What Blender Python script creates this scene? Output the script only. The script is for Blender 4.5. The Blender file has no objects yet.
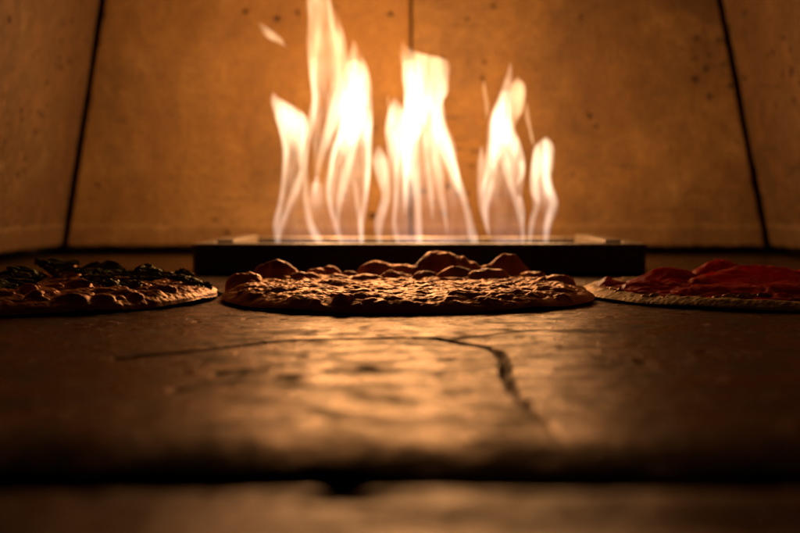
import bpy, math, random
import numpy as np
from mathutils import Vector, Matrix

random.seed(7)
rng = np.random.RandomState(11)
S = bpy.context.scene
C = S.collection

# ------------------------------------------------------------------ camera maths
CAM_Z = 0.0775
FPX = 50.0 / 36.0 * 800.0
PITCH = math.atan(61.5 / FPX)
CP, SP = math.cos(PITCH), math.sin(PITCH)


def ray(px, py):
    x = (px - 400.0) / FPX
    v = (266.5 - py) / FPX
    return Vector((x, CP + v * SP, -SP + v * CP))


def at(px, py, Y):
    """the point of the place seen at (px, py) that lies at distance Y"""
    d = ray(px, py)
    return Vector((0, 0, CAM_Z)) + d * (Y / d.y)


def on_floor(px, py, z=0.0):
    d = ray(px, py)
    return Vector((0, 0, CAM_Z)) + d * ((z - CAM_Z) / d.z)


# ------------------------------------------------------------------ noise
def _hash(ix, iy, seed):
    h = (ix.astype(np.int64) * 374761393 + iy.astype(np.int64) * 668265263 + seed * 1442695041) & 0xffffffff
    h = ((h ^ (h >> 13)) * 1274126177) & 0xffffffff
    h = h ^ (h >> 16)
    return h


def noise(x, y, seed=0):
    x = np.asarray(x, float); y = np.asarray(y, float)
    ix = np.floor(x); iy = np.floor(y)
    fx = x - ix; fy = y - iy
    u = fx * fx * fx * (fx * (fx * 6 - 15) + 10)
    w = fy * fy * fy * (fy * (fy * 6 - 15) + 10)

    def g(dx, dy):
        a = _hash(ix + dx, iy + dy, seed) / 4294967296.0 * 2 * np.pi
        return np.cos(a) * (fx - dx) + np.sin(a) * (fy - dy)
    a = g(0, 0) * (1 - u) + g(1, 0) * u
    b = g(0, 1) * (1 - u) + g(1, 1) * u
    return (a * (1 - w) + b * w) * 1.5


def fbm(x, y, seed=0, octaves=4, gain=0.5):
    s = 0; a = 1.0; f = 1.0
    for o in range(octaves):
        s = s + a * noise(x * f, y * f, seed + o * 17)
        a *= gain; f *= 2.03
    return s


def smooth(a, b, x):
    t = np.clip((x - a) / (b - a), 0, 1)
    return t * t * (3 - 2 * t)


# ------------------------------------------------------------------ meshes
def mesh_obj(name, verts, quads=None, tris=None, mat=None, parent=None, attrs=None, flat=False):
    verts = np.asarray(verts, np.float32)
    faces = []
    nq = 0 if quads is None else len(quads)
    nt = 0 if tris is None else len(tris)
    idx = []
    if nq: idx.append(np.asarray(quads, np.int32).ravel())
    if nt: idx.append(np.asarray(tris, np.int32).ravel())
    idx = np.concatenate(idx)
    me = bpy.data.meshes.new(name)
    me.vertices.add(len(verts)); me.vertices.foreach_set('co', verts.ravel())
    me.loops.add(len(idx)); me.loops.foreach_set('vertex_index', idx)
    me.polygons.add(nq + nt)
    starts = np.concatenate([np.arange(nq) * 4, nq * 4 + np.arange(nt) * 3]).astype(np.int32)
    me.polygons.foreach_set('loop_start', starts)
    me.update(calc_edges=True)
    me.validate()
    me.polygons.foreach_set('use_smooth', np.full(nq + nt, not flat))
    for k, v in (attrs or {}).items():
        a = me.attributes.new(k, 'FLOAT', 'POINT')
        a.data.foreach_set('value', np.asarray(v, np.float32).ravel())
    if mat: me.materials.append(mat)
    o = bpy.data.objects.new(name, me); C.objects.link(o)
    if parent: o.parent = parent
    return o


def tag(o, label=None, cat=None, group=None, kind=None):
    if label: o['label'] = label
    if cat: o['category'] = cat
    if group: o['group'] = group
    if kind: o['kind'] = kind
    return o


def thing(name, label, cat, loc, group=None):
    o = bpy.data.objects.new(name, None); C.objects.link(o)
    o.location = loc; o.empty_display_size = 0.02
    return tag(o, label, cat, group)


def grid_quads(n, m, wrap=False):
    i = np.arange(n - 1)[:, None]
    j = np.arange(m if wrap else m - 1)[None, :]
    jn = (j + 1) % m
    a = i * m + j; b = i * m + jn; c = (i + 1) * m + jn; d = (i + 1) * m + j
    return np.stack([a, b, c, d], -1).reshape(-1, 4)


def polar_solid(name, outline, nr, nt, top, bot, mat, parent, attr=None, rpow=0.8):
    """solid between two height fields over a round outline(theta) -> radius; local coordinates"""
    th = np.linspace(0, 2 * np.pi, nt, endpoint=False)
    s = np.linspace(0.01, 1, nr) ** rpow
    R = outline(th)
    x = s[:, None] * (R * np.cos(th))[None, :]
    y = s[:, None] * (R * np.sin(th))[None, :]
    rn = np.repeat(s[:, None], nt, 1)
    ed = (1 - rn) * R[None, :]
    zt = top(x, y, rn, ed); 
    extra = None
    if isinstance(zt, tuple): zt, extra = zt
    zb = bot(x, y, rn, ed)
    nb = max(6, nr // 6)
    pick = np.unique(np.linspace(0, nr - 1, nb).astype(int))
    zb = np.minimum(zb, zt)
    vt = np.stack([x, y, zt], -1).reshape(-1, 3)
    bx, by, bz = x[pick], y[pick], zb[pick]
    bx = bx[:-1]; by = by[:-1]; bz = bz[:-1]; nb = len(bx)
    vb = np.stack([bx, by, bz], -1).reshape(-1, 3)
    ct = np.array([[0, 0, zt[0].mean()], [0, 0, zb[0].mean()]])
    V = np.concatenate([vt, vb, ct])
    q1 = grid_quads(nr, nt, True)[:, ::-1]
    ob = nr * nt
    q2 = grid_quads(nb, nt, True) + ob
    j = np.arange(nt); jn = (j + 1) % nt
    last_t = (nr - 1) * nt; last_b = ob + (nb - 1) * nt
    q3 = np.stack([last_t + j, last_b + j, last_b + jn, last_t + jn], -1)
    c0 = ob + nb * nt
    t1 = np.stack([np.full(nt, c0), j, jn], -1)
    t2 = np.stack([np.full(nt, c0 + 1), ob + jn, ob + j], -1)
    at_ = None
    if extra is not None:
        at_ = {}
        for k, v in extra.items():
            at_[k] = np.concatenate([v.ravel(), v[pick][:-1].ravel(), [v[0].mean(), v[0].mean()]])
    # q1 orientation: make normals point up
    o = mesh_obj(name, V, np.concatenate([q1[:, ::-1], q2[:, ::-1], q3])[:, ::-1], np.concatenate([t1, t2])[:, ::-1], mat, parent, at_)
    return o


def box_verts(x0, x1, y0, y1, z0, z1):
    return [(x0, y0, z0), (x1, y0, z0), (x1, y1, z0), (x0, y1, z0), (x0, y0, z1), (x1, y0, z1), (x1, y1, z1), (x0, y1, z1)]


BOXQ = [(0, 3, 2, 1), (4, 5, 6, 7), (0, 1, 5, 4), (1, 2, 6, 5), (2, 3, 7, 6), (3, 0, 4, 7)]


def bevel(o, w, seg=3):
    m = o.modifiers.new('edge', 'BEVEL'); m.width = w; m.segments = seg; m.limit_method = 'ANGLE'
    return o


# ------------------------------------------------------------------ materials
class NT:
    def __init__(self, name):
        self.mat = bpy.data.materials.new(name); self.mat.use_nodes = True
        self.t = self.mat.node_tree; self.t.nodes.clear()
        self.out = self.t.nodes.new('ShaderNodeOutputMaterial')

    def n(self, typ, **kw):
        nd = self.t.nodes.new('ShaderNode' + typ)
        ins = kw.pop('ins', {})
        for k, v in kw.items(): setattr(nd, k, v)
        for k, v in ins.items():
            if hasattr(v, 'links'): self.t.links.new(v, nd.inputs[k])
            else: nd.inputs[k].default_value = v
        return nd

    def l(self, a, b): self.t.links.new(a, b)

    def coord(self, scale=(1, 1, 1), rot=(0, 0, 0)):
        g = self.n('TexCoord')
        m = self.n('Mapping', ins={'Scale': scale, 'Rotation': rot})
        self.l(g.outputs['Object'], m.inputs['Vector'])
        return m.outputs[0]

    def noise(self, vec, scale, detail=6, rough=0.6, dist=0.0):
        return self.n('TexNoise', ins={'Vector': vec, 'Scale': scale, 'Detail': detail, 'Roughness': rough, 'Distortion': dist}).outputs['Fac']

    def ramp(self, fac, stops):
        r = self.n('ValToRGB')
        self.l(fac, r.inputs[0])
        e = r.color_ramp.elements
        while len(e) < len(stops): e.new(0.5)
        for el, (p, c) in zip(e, stops):
            el.position = p
            if not isinstance(c, tuple): c = (c, c, c)
            el.color = (*c, 1)
        return r.outputs[0]

    def mix(self, fac, a, b, mode='MIX'):
        m = self.n('Mix', data_type='RGBA', blend_type=mode)
        for sock, v in ((m.inputs[0], fac), (m.inputs[6], a), (m.inputs[7], b)):
            if hasattr(v, 'links'): self.l(v, sock)
            elif isinstance(v, tuple): sock.default_value = (*v, 1)
            else: sock.default_value = v
        return m.outputs[2]

    def math(self, op, a, b=0.0, clamp=False):
        m = self.n('Math', operation=op, use_clamp=clamp)
        for sock, v in zip(m.inputs, (a, b)):
            if hasattr(v, 'links'): self.l(v, sock)
            else: sock.default_value = v
        return m.outputs[0]

    def attr(self, name):
        return self.n('Attribute', attribute_name=name).outputs['Fac']

    def bump(self, h, strength, dist, normal=None):
        b = self.n('Bump', ins={'Height': h, 'Strength': strength, 'Distance': dist})
        if normal is not None: self.l(normal, b.inputs['Normal'])
        return b.outputs[0]

    def bsdf(self, **ins):
        b = self.n('BsdfPrincipled')
        for k, v in ins.items():
            k = k.replace('_', ' ')
            if hasattr(v, 'links'): self.l(v, b.inputs[k])
            elif isinstance(v, tuple) and len(v) == 3 and 'Radius' not in k: b.inputs[k].default_value = (*v, 1)
            else: b.inputs[k].default_value = v
        self.l(b.outputs[0], self.out.inputs['Surface'])
        return b


def mat_wall(name, shift, specks=0.5, tide=0.03, tone=1.0):
    t = NT(name)
    v = t.n('VectorMath', operation='ADD', ins={0: t.coord(), 1: (shift, shift * 0.7, shift * 1.3)}).outputs[0]
    big = t.noise(v, 4.5, 6, 0.6)
    mid = t.noise(v, 22, 8, 0.72)
    fine = t.noise(v, 110, 6, 0.75)
    col = t.ramp(big, [(0.32, tuple(tone * c for c in (0.33, 0.145, 0.030))), (0.52, tuple(tone * c for c in (0.44, 0.215, 0.055))), (0.7, tuple(tone * c for c in (0.55, 0.30, 0.105)))])
    col = t.mix(t.ramp(mid, [(0.36, 0.65), (0.54, 0.0)]), col, (0.22, 0.10, 0.034))
    col = t.mix(t.ramp(mid, [(0.55, 0.0), (0.72, 0.25)]), col, (0.58, 0.36, 0.15))
    col = t.mix(t.ramp(fine, [(0.38, 0.55), (0.52, 0.0)]), col, (0.17, 0.078, 0.026))
    scorch = t.math('MULTIPLY', t.ramp(t.noise(v, 2.6, 7, 0.68, 0.4), [(0.48, 0.0), (0.66, 0.8)]), 1.0)
    col = t.mix(scorch, col, (0.10, 0.045, 0.015))
    # dark burnt specks and pits
    vor = t.n('TexVoronoi', ins={'Vector': v, 'Scale': 40.0, 'Randomness': 1.0})
    keep = t.ramp(t.noise(v, 7, 3, 0.5), [(0.58 - 0.17 * specks, 0.0), (0.63 - 0.17 * specks, 1.0)])
    warp = t.math('ADD', t.math('ADD', vor.outputs['Distance'], t.math('MULTIPLY', t.math('SUBTRACT', mid, 0.5), 0.9)), t.math('MULTIPLY', t.math('SUBTRACT', fine, 0.5), 0.6))
    spot = t.math('MULTIPLY', t.ramp(warp, [(0.06, 1.0), (0.17, 0.0)]), keep)
    col = t.mix(t.math('MULTIPLY', spot, 0.8), col, (0.03, 0.014, 0.006))
    # smears of a scraping tool, lying flat
    sm = t.noise(t.n('VectorMath', operation='ADD', ins={0: t.coord((5, 5, 60)), 1: (shift, shift, shift)}).outputs[0], 1.9, 6, 0.66)
    smk = t.ramp(t.noise(v, 5, 2, 0.5), [(0.44, 0.0), (0.58, 1.0)])
    smear = t.math('MULTIPLY', t.ramp(sm, [(0.57, 0.0), (0.66, 1.0)]), smk)
    col = t.mix(t.math('MULTIPLY', smear, 0.65), col, (0.06, 0.028, 0.01))
    # soot tide line a few centimetres above the hearth
    sep = t.n('SeparateXYZ'); t.l(t.coord(), sep.inputs[0])
    zz = t.math('ADD', sep.outputs[2], t.math('MULTIPLY', t.math('SUBTRACT', mid, 0.5), 0.02))
    below = t.n('MapRange', ins={'Value': zz, 'From Min': tide + 0.002, 'From Max': tide - 0.004}).outputs[0]
    line = t.ramp(t.math('ABSOLUTE', t.math('SUBTRACT', zz, tide + 0.004)), [(0.0, 0.22), (0.004, 0.0)])
    col = t.mix(t.math('MULTIPLY', below, 0.3), col, (0.15, 0.07, 0.024))
    col = t.mix(line, col, (0.52, 0.32, 0.15))
    h = t.math('ADD', t.math('MULTIPLY', mid, 0.6), t.math('MULTIPLY', fine, 0.4))
    h = t.math('SUBTRACT', h, t.math('MULTIPLY', spot, 0.8))
    nb = t.bump(h, 0.8, 0.006)
    t.bsdf(Base_Color=col, Roughness=t.ramp(mid, [(0.3, 0.55), (0.7, 0.75)]), Normal=nb, Specular_IOR_Level=0.3)
    return t.mat


def mat_floor(name, shift=0.0, sheen=0.38):
    t = NT(name)
    v = t.n('VectorMath', operation='ADD', ins={0: t.coord(), 1: (shift, shift, shift)}).outputs[0]
    big = t.noise(v, 7, 5, 0.6)
    mid = t.noise(v, 38, 8, 0.7)
    fine = t.noise(v, 300, 5, 0.7)
    col = t.ramp(big, [(0.28, (0.022, 0.010, 0.004)), (0.5, (0.05, 0.024, 0.009)), (0.72, (0.10, 0.05, 0.02))])
    col = t.mix(t.ramp(mid, [(0.40, 0.9), (0.58, 0.0)]), col, (0.012, 0.017, 0.008))
    col = t.mix(t.ramp(fine, [(0.36, 0.5), (0.56, 0.0)]), col, (0.03, 0.016, 0.008))
    vor = t.n('TexVoronoi', ins={'Vector': v, 'Scale': 85.0, 'Randomness': 1.0})
    sp = t.math('ADD', vor.outputs['Distance'], t.math('MULTIPLY', t.math('SUBTRACT', fine, 0.5), 0.6))
    sp = t.math('MULTIPLY', t.ramp(sp, [(0.12, 1.0), (0.30, 0.0)]), t.ramp(t.noise(v, 16, 4, 0.6), [(0.44, 0.0), (0.54, 1.0)]))
    grease = t.ramp(t.noise(t.n('VectorMath', operation='MULTIPLY', ins={0: v, 1: (0.8, 1.5, 1)}).outputs[0], 26, 7, 0.72, 0.6), [(0.51, 0.0), (0.62, 0.7)])
    soot_and_shade = t.math('MAXIMUM', t.attr('soot_and_shade'), t.math('MAXIMUM', t.math('MULTIPLY', sp, 0.9), grease))
    col = t.mix(soot_and_shade, col, (0.012, 0.008, 0.005))
    h = t.math('ADD', t.math('MULTIPLY', mid, 0.5), t.math('MULTIPLY', fine, 0.5))
    h = t.math('SUBTRACT', h, t.math('MULTIPLY', sp, 0.3))
    nb = t.bump(h, 0.8, 0.0019)
    rough = t.ramp(mid, [(0.36, 0.52), (0.58, 0.20)])
    rough = t.math('ADD', rough, t.math('MULTIPLY', soot_and_shade, 0.4), True)
    t.bsdf(Base_Color=col, Roughness=rough, Normal=nb, Specular_IOR_Level=0.2, Specular_Tint=(1.0, 0.58, 0.25), Metallic=sheen)
    return t.mat


def mat_simple(name, col, rough=0.5, metal=0.0, bump=0.0, bscale=200, var=0.3, spec=0.5, aniso=0.0, stint=(1.0, 1.0, 1.0)):
    t = NT(name)
    v = t.coord()
    f = t.noise(v, bscale, 6, 0.65)
    c = t.mix(t.ramp(f, [(0.35, 0.0), (0.7, 1.0)]), tuple(x * (1 - var) for x in col), tuple(min(1, x * (1 + var)) for x in col))
    kw = {}
    if bump: kw['Normal'] = t.bump(f, 0.6, bump)
    t.bsdf(Base_Color=c, Roughness=t.ramp(f, [(0.3, min(1, rough * 1.15)), (0.7, rough * 0.85)]), Metallic=metal,
           Specular_IOR_Level=spec, Anisotropic=aniso, Specular_Tint=stint, **kw)
    return t.mat


def mat_bake(name, golden, pale, brown, char_col, rough=(0.3, 0.6), sss=0.0, spec=0.5, stint=(1.0, 0.58, 0.22)):
    """baked dough or cheese: colours follow the 'char' and 'tint' attributes and fine noise"""
    t = NT(name)
    v = t.coord()
    a = t.noise(v, 60, 6, 0.65)
    f = t.noise(v, 420, 5, 0.7)
    col = t.mix(t.ramp(a, [(0.35, 0.0), (0.62, 1.0)]), golden, pale)
    col = t.mix(t.attr('tint'), col, brown)
    col = t.mix(t.math('MULTIPLY', t.ramp(f, [(0.4, 0.5), (0.6, 0.0)]), 0.8), col, brown)
    col = t.mix(t.attr('char'), col, char_col)
    h = t.math('ADD', t.math('MULTIPLY', a, 0.5), t.math('MULTIPLY', f, 0.5))
    nb = t.bump(h, 0.7, 0.0011)
    r = t.ramp(a, [(0.35, rough[1]), (0.65, rough[0])])
    t.bsdf(Base_Color=col, Roughness=r, Normal=nb, Specular_IOR_Level=spec, Subsurface_Weight=sss, Subsurface_Radius=(1.0, 0.42, 0.12), Subsurface_Scale=0.006, Specular_Tint=stint, Metallic=0.25)
    return t.mat


def mat_flame(name, strength, z0, z1, base_col, mid_col, top_col, base_gain, nscale=1.0, contrast=0.5):
    t = NT(name)
    g = t.n('NewGeometry').outputs['Position']
    sep = t.n('SeparateXYZ'); t.l(g, sep.inputs[0])
    h = t.n('MapRange', ins={'Value': sep.outputs[2], 'From Min': z0, 'From Max': z1}).outputs[0]
    col = t.ramp(h, [(0.0, base_col), (0.20, tuple(0.5 * (a + b) for a, b in zip(base_col, mid_col))), (0.34, mid_col), (0.7, mid_col), (1.0, top_col)])
    gain = t.ramp(h, [(0.0, base_gain), (0.16, base_gain * 1.2), (0.36, 0.85), (0.55, 1.0), (0.85, 0.85), (1.0, 0.5)])
    m = t.n('Mapping', ins={'Scale': (70 * nscale, 70 * nscale, 13 * nscale)}); t.l(g, m.inputs['Vector'])
    nz = t.noise(m.outputs[0], 1.0, 2, 0.5, 0.6)
    streak = t.n('MapRange', ins={'Value': nz, 'From Min': 0.34, 'From Max': 0.66, 'To Min': 1 - contrast, 'To Max': 1 + contrast}).outputs[0]
    e = t.n('Emission', ins={'Color': col})
    t.l(t.math('MULTIPLY', t.math('MULTIPLY', gain, streak), strength), e.inputs['Strength'])
    t.l(e.outputs[0], t.out.inputs['Volume'])
    t.mat.cycles.volume_step_rate = 0.35
    return t.mat


WALLA = mat_wall('wall_stone_one', 0.0, 0.25, tone=0.70)
WALLB = mat_wall('wall_stone_two', 3.7, 0.25, tone=0.70)
WALLC = mat_wall('wall_stone_three', 8.1, 0.95, tone=0.2)  # left side slab: light falloff put into a darker stone colour
WALLD = mat_wall('wall_stone_four', 12.9, 0.6, tone=0.2)  # right side slab, its dimmer light likewise painted into the tone
CASING = mat_simple('sooty_brick', (0.035, 0.02, 0.012), 0.9, bump=0.003, bscale=60)
FLOOR = mat_floor('hearth_stone')
LEDGE = mat_floor('ledge_stone', 4.4, 0.26)
STEEL = mat_simple('blackened_steel', (0.045, 0.036, 0.03), 0.5, 0.6, bump=0.0006, bscale=150)
RIM = mat_simple('worn_steel_rim', (0.26, 0.19, 0.13), 0.5, 0.75, bump=0.0008, bscale=120, var=0.45)
PLATE = mat_simple('heat_stained_plate', (0.55, 0.45, 0.36), 0.24, 0.9, bump=0.0005, bscale=90, var=0.35)
SLOT = mat_simple('burner_slot_black', (0.015, 0.012, 0.01), 0.8)

# ------------------------------------------------------------------ the oven shell
WALL_Y = 1.75
ZB, ZT = 0.011, 0.56


def wall_slab(name, corners, thick, mat, label, n=40, m=40, group='stone slabs lining the oven'):
    """corners bl, br, tr, tl of the inner face; slab extends `thick` away from the oven"""
    bl, br, tr, tl = [Vector(c) for c in corners]
    nrm = (br - bl).cross(tl - bl).normalized()      # towards the oven
    u = np.linspace(0, 1, n); w = np.linspace(0, 1, m)
    U, W = np.meshgrid(u, w)
    A = np.array(bl); B = np.array(br); T = np.array(tr); L = np.array(tl)
    P = ((1 - U) * (1 - W))[..., None] * A + (U * (1 - W))[..., None] * B + (U * W)[..., None] * T + ((1 - U) * W)[..., None] * L
    width = (br - bl).length; height = (tl - bl).length
    edge = np.minimum.reduce([U * width, (1 - U) * width, W * height, (1 - W) * height])
    seed = int(abs(bl.x) * 1000) % 97
    d = fbm(U * width * 9, W * height * 9, seed, 4) * 0.0012
    chip = np.clip(noise(U * width * 45, W * height * 45, seed + 5), 0, 1)
    rnd = 0.004 + 0.006 * chip
    d = d - np.where(edge < rnd, rnd - np.sqrt(np.maximum(rnd ** 2 - (rnd - edge) ** 2, 0)), 0) 
    # uneven lower edge
    low = fbm(U[0] * width * 22, np.zeros(n), seed + 9, 3) * 0.0025
    P[0, :, 2] += low
    N = np.array(nrm)
    F = P + d[..., None] * N
    Bk = P - thick * N
    V = np.concatenate([F.reshape(-1, 3), Bk.reshape(-1, 3)])
    q = grid_quads(m, n)
    o = n * m
    qs = [q, q[:, ::-1] + o]
    ring = np.concatenate([np.arange(n), np.arange(1, m) * n + n - 1, (m - 1) * n + np.arange(n - 2, -1, -1), np.arange(m - 2, 0, -1) * n])
    r2 = np.roll(ring, -1)
    qs.append(np.stack([ring, ring + o, r2 + o, r2], -1))
    ob = mesh_obj(name, V - np.array(bl), np.concatenate(qs), None, mat)
    ob.location = bl
    tag(ob, label, 'wall slab', group, 'thing')
    return ob


def nonuni(a, b, n):
    return np.linspace(a, b, n)


hgt = ZT - ZB
SL, SR = 0.172, 0.212          # how far the side seams lean in, per metre of height


def lx(z): return -0.532 + SL * z
def rx(z): return 0.583 - SR * z


cx = 0.0175
g1, g2 = 0.0024, 0.0014
Y0 = WALL_Y
wall_slab('wall_slab', [(lx(ZB) + g1, Y0, ZB), (cx - g2, Y0, ZB), (cx - g2, Y0, ZT), (lx(ZT) + g1, Y0, ZT)], 0.03, WALLA,
          'broad stone slab of the back wall, left of the centre seam, behind the tallest flame', 160, 160)
wall_slab('wall_slab', [(cx + g2, Y0, ZB), (rx(ZB) - g1, Y0, ZB), (rx(ZT) - g1, Y0, ZT), (cx + g2, Y0, ZT)], 0.03, WALLB,
          'broad stone slab of the back wall, right of the centre seam, behind the smallest flame', 160, 160)
FY = 0.95
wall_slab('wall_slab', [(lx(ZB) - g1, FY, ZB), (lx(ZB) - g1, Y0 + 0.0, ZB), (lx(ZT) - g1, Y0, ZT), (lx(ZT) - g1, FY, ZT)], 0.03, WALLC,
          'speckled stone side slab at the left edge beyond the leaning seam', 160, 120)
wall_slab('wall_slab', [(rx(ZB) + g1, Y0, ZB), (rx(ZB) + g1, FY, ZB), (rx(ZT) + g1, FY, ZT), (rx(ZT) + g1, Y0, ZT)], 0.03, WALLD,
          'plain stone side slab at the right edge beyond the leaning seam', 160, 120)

# sooty casing behind the slabs, seen through the open joints
cas = []
cq = []
for bx in ((-0.60, 0.66, Y0 + 0.036, Y0 + 0.08, -0.05, ZT + 0.02), (-0.66, -0.604, FY - 0.02, Y0 + 0.08, -0.05, ZT + 0.02), (0.664, 0.72, FY - 0.02, Y0 + 0.08, -0.05, ZT + 0.02)):
    k = len(cas); cas += box_verts(*bx); cq += [tuple(i + k for i in f) for f in BOXQ]
oc = mesh_obj('oven_casing_wall', cas, cq, None, CASING, flat=True)
tag(oc, 'sooty dark masonry showing as black lines in the open joints between the slabs', 'oven casing', None, 'structure')

# ------------------------------------------------------------------ the floor
CRACKS = [
    ([(120, 358), (150, 355), (185, 352), (225, 348), (262, 343), (300, 339.5), (345, 338.5), (395, 337.5), (432, 338.5), (450, 341), (468, 344), (484, 346.5), (497, 351),
      (504, 358), (507, 366), (506, 374), (510, 382), (514, 391), (523, 400), (533, 409), (545, 420), (560, 432), (578, 444), (596, 458)], 0.0030, 0.0035),
    ([(447, 341), (470, 338), (500, 334), (540, 331)], 0.0012, 0.0006),
]
PITS = [(197, 321, 0.0028), (223, 372, 0.005), (240, 373, 0.0035), (188, 372, 0.003), (206, 362, 0.002), (290, 377, 0.008), (330, 372, 0.005), (366, 370, 0.006),
        (302, 357, 0.003), (447, 360, 0.005), (600, 358, 0.004), (640, 362, 0.004), (246, 318, 0.002), (130, 330, 0.002), (180, 388, 0.005), (560, 346, 0.003), (700, 350, 0.004),
        (665, 322, 0.0018), (612, 318, 0.0018), (590, 306, 0.0015)]
PITS = [(on_floor(a, b), r) for a, b, r in PITS]
CR = [(np.array([list(on_floor(a, b))[:2] for a, b in pts]), w, dp) for pts, w, dp in CRACKS]


def poly_dist(X, Y, P):
    best = np.full(X.shape, 1e9)
    for (ax, ay), (bx, by) in zip(P[:-1], P[1:]):
        dx, dy = bx - ax, by - ay
        t = np.clip(((X - ax) * dx + (Y - ay) * dy) / (dx * dx + dy * dy), 0, 1)
        best = np.minimum(best, np.hypot(X - ax - t * dx, Y - ay - t * dy))
    return best


FRONT = 0.332


def floor_height(X, Y):
    z = fbm(X * 6, Y * 6, 3, 3) * 0.0011 + fbm(X * 28, Y * 28, 31, 3) * 0.00022 + fbm(X * 110, Y * 110, 77, 3) * 0.00018
    soot_and_shade = np.zeros_like(X)
    jit = fbm(X * 90, Y * 90, 5, 3) * 0.0014
    for P, w0, dp in CR:
        w = w0 * (Y / 0.52) ** 1.6
        d = np.abs(poly_dist(X, Y, P) + jit * 0.6)
        k = 1 - smooth(w * 0.35, w * 1.1, d)
        z = z - dp * k * smooth(0.34, 0.46, Y)
        soot_and_shade = np.maximum(soot_and_shade, 0.95 * (1 - smooth(w * 0.5, w * 1.5, d)) * smooth(0.34, 0.52, Y))
    for p, r in PITS:
        d = np.hypot(X - p.x, Y - p.y) + jit * 0.8
        k = 1 - smooth(r * 0.4, r, d)
        z = z - 0.0018 * k
        soot_and_shade = np.maximum(soot_and_shade, 0.85 * (1 - smooth(r * 0.5, r * 1.3, d)))
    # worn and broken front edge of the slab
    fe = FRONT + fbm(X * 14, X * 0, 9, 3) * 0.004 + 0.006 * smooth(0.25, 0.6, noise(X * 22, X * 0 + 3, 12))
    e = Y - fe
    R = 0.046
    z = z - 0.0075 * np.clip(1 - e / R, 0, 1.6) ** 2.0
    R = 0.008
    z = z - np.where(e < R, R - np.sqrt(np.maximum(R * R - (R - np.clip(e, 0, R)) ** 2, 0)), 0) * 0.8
    soot_and_shade = np.maximum(soot_and_shade, 0.8 * (1 - smooth(0.008, 0.044 + 0.012 * noise(X * 18, Y * 18, 15), e)))  # shade on the rolled front edge, painted in as a dark band
    return z, soot_and_shade


xs = np.unique(np.concatenate([np.arange(-0.62, -0.30, 0.006), np.arange(-0.30, 0.30, 0.0016), np.arange(0.30, 0.681, 0.006)]))
ys = np.unique(np.concatenate([np.arange(FRONT, 0.72, 0.0016), np.arange(0.72, 1.22, 0.004), np.arange(1.22, 1.79, 0.01)]))
X, Y = np.meshgrid(xs, ys)
Zf, soot_and_shade = floor_height(X, Y)
n, m = len(ys), len(xs)
V = np.stack([X, Y, Zf], -1)
skirt = V[0].copy(); skirt[:, 2] = -0.05; skirt[:, 1] += 0.004
Vf = np.concatenate([V.reshape(-1, 3), skirt])
so = np.concatenate([soot_and_shade.ravel(), np.ones(m)])
j = np.arange(m - 1); o = n * m
q = np.concatenate([grid_quads(n, m), np.stack([o + j, o + j + 1, j + 1, j], -1)])
fl = mesh_obj('floor', Vf, q, None, FLOOR, attrs={'soot_and_shade': so})
tag(fl, 'worn cracked stone hearth floor under the pizzas', 'floor', None, 'structure')

# the ledge stone at the mouth of the oven, with a chip and a shallow joint
xs = np.arange(-0.34, 0.341, 0.002); ys = np.arange(0.15, 0.3221, 0.0012)
X, Y = np.meshgrid(xs, ys)
Z = fbm(X * 9, Y * 9, 41, 3) * 0.0009 + fbm(X * 60, Y * 60, 43, 3) * 0.0004 - 0.002 + (0.3165 - Y) * 0.05
be = 0.3165 + fbm(X * 16, X * 0, 47, 3) * 0.003
chip_c = on_floor(340, 494)
ck = np.exp(-(((X - chip_c.x) / 0.0085) ** 2 + ((Y - 0.2945) / 0.0055) ** 2)) + 0.9 * np.exp(-(((X - chip_c.x) / 0.0035) ** 2 + ((Y - 0.307) / 0.008) ** 2))
ck = ck * (1 + 0.25 * noise(X * 150, Y * 150, 91))
Z -= 0.007 * ck
e = be - Y; R = 0.016
Z -= np.where(e < R, R - np.sqrt(np.maximum(R * R - (R - np.clip(e, 0, R)) ** 2, 0)), 0)
jl = on_floor(400, 520).y
dj = np.abs(Y - jl - fbm(X * 12, X * 0, 3, 2) * 0.0016)
jk = 1 - smooth(0.0008, 0.0034, dj)
jk = jk * smooth(-0.2, 0.15, noise(X * 9, X * 0 + 5, 19))
Z -= 0.004 * jk
so = np.maximum(np.clip(ck * 1.4, 0, 1), np.maximum(jk * 0.9, 0.8 * (1 - smooth(0.0, 0.008, e))))
n, m = len(ys), len(xs)
V = np.stack([X, Y, Z], -1)
sk = V[-1].copy(); sk[:, 2] = -0.05
o = n * m; j = np.arange(m - 1); lt = (n - 1) * m
q = np.concatenate([grid_quads(n, m), np.stack([lt + j, lt + j + 1, o + j + 1, o + j], -1)])
lg = mesh_obj('hearth_ledge_floor', np.concatenate([V.reshape(-1, 3), sk]), q, None, LEDGE, attrs={'soot_and_shade': np.concatenate([so.ravel(), np.ones(m)])})
tag(lg, 'blurred chipped ledge stone in front of the hearth floor, nearest the viewer', 'ledge', None, 'structure')
bt = mesh_obj('joint_floor', box_verts(-0.5, 0.5, 0.295, 0.36, -0.06, -0.0125), BOXQ, None, CASING, flat=True)
tag(bt, 'dark ash filling the joint between floor and ledge', 'joint bed', None, 'structure')

# ------------------------------------------------------------------ the burner tray
TX0, TX1 = at(191, 260, 1.23).x, at(648, 260, 1.23).x
TY0, TY1 = 1.23, 1.50
TZ = 0.0345
tcx, tcy = 0.5 * (TX0 + TX1), 0.5 * (TY0 + TY1)
tray = thing('burner_tray', 'long black metal gas burner tray under the row of flames', 'burner', (tcx, tcy, 0))
hx, hy = 0.5 * (TX1 - TX0), 0.5 * (TY1 - TY0)


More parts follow.
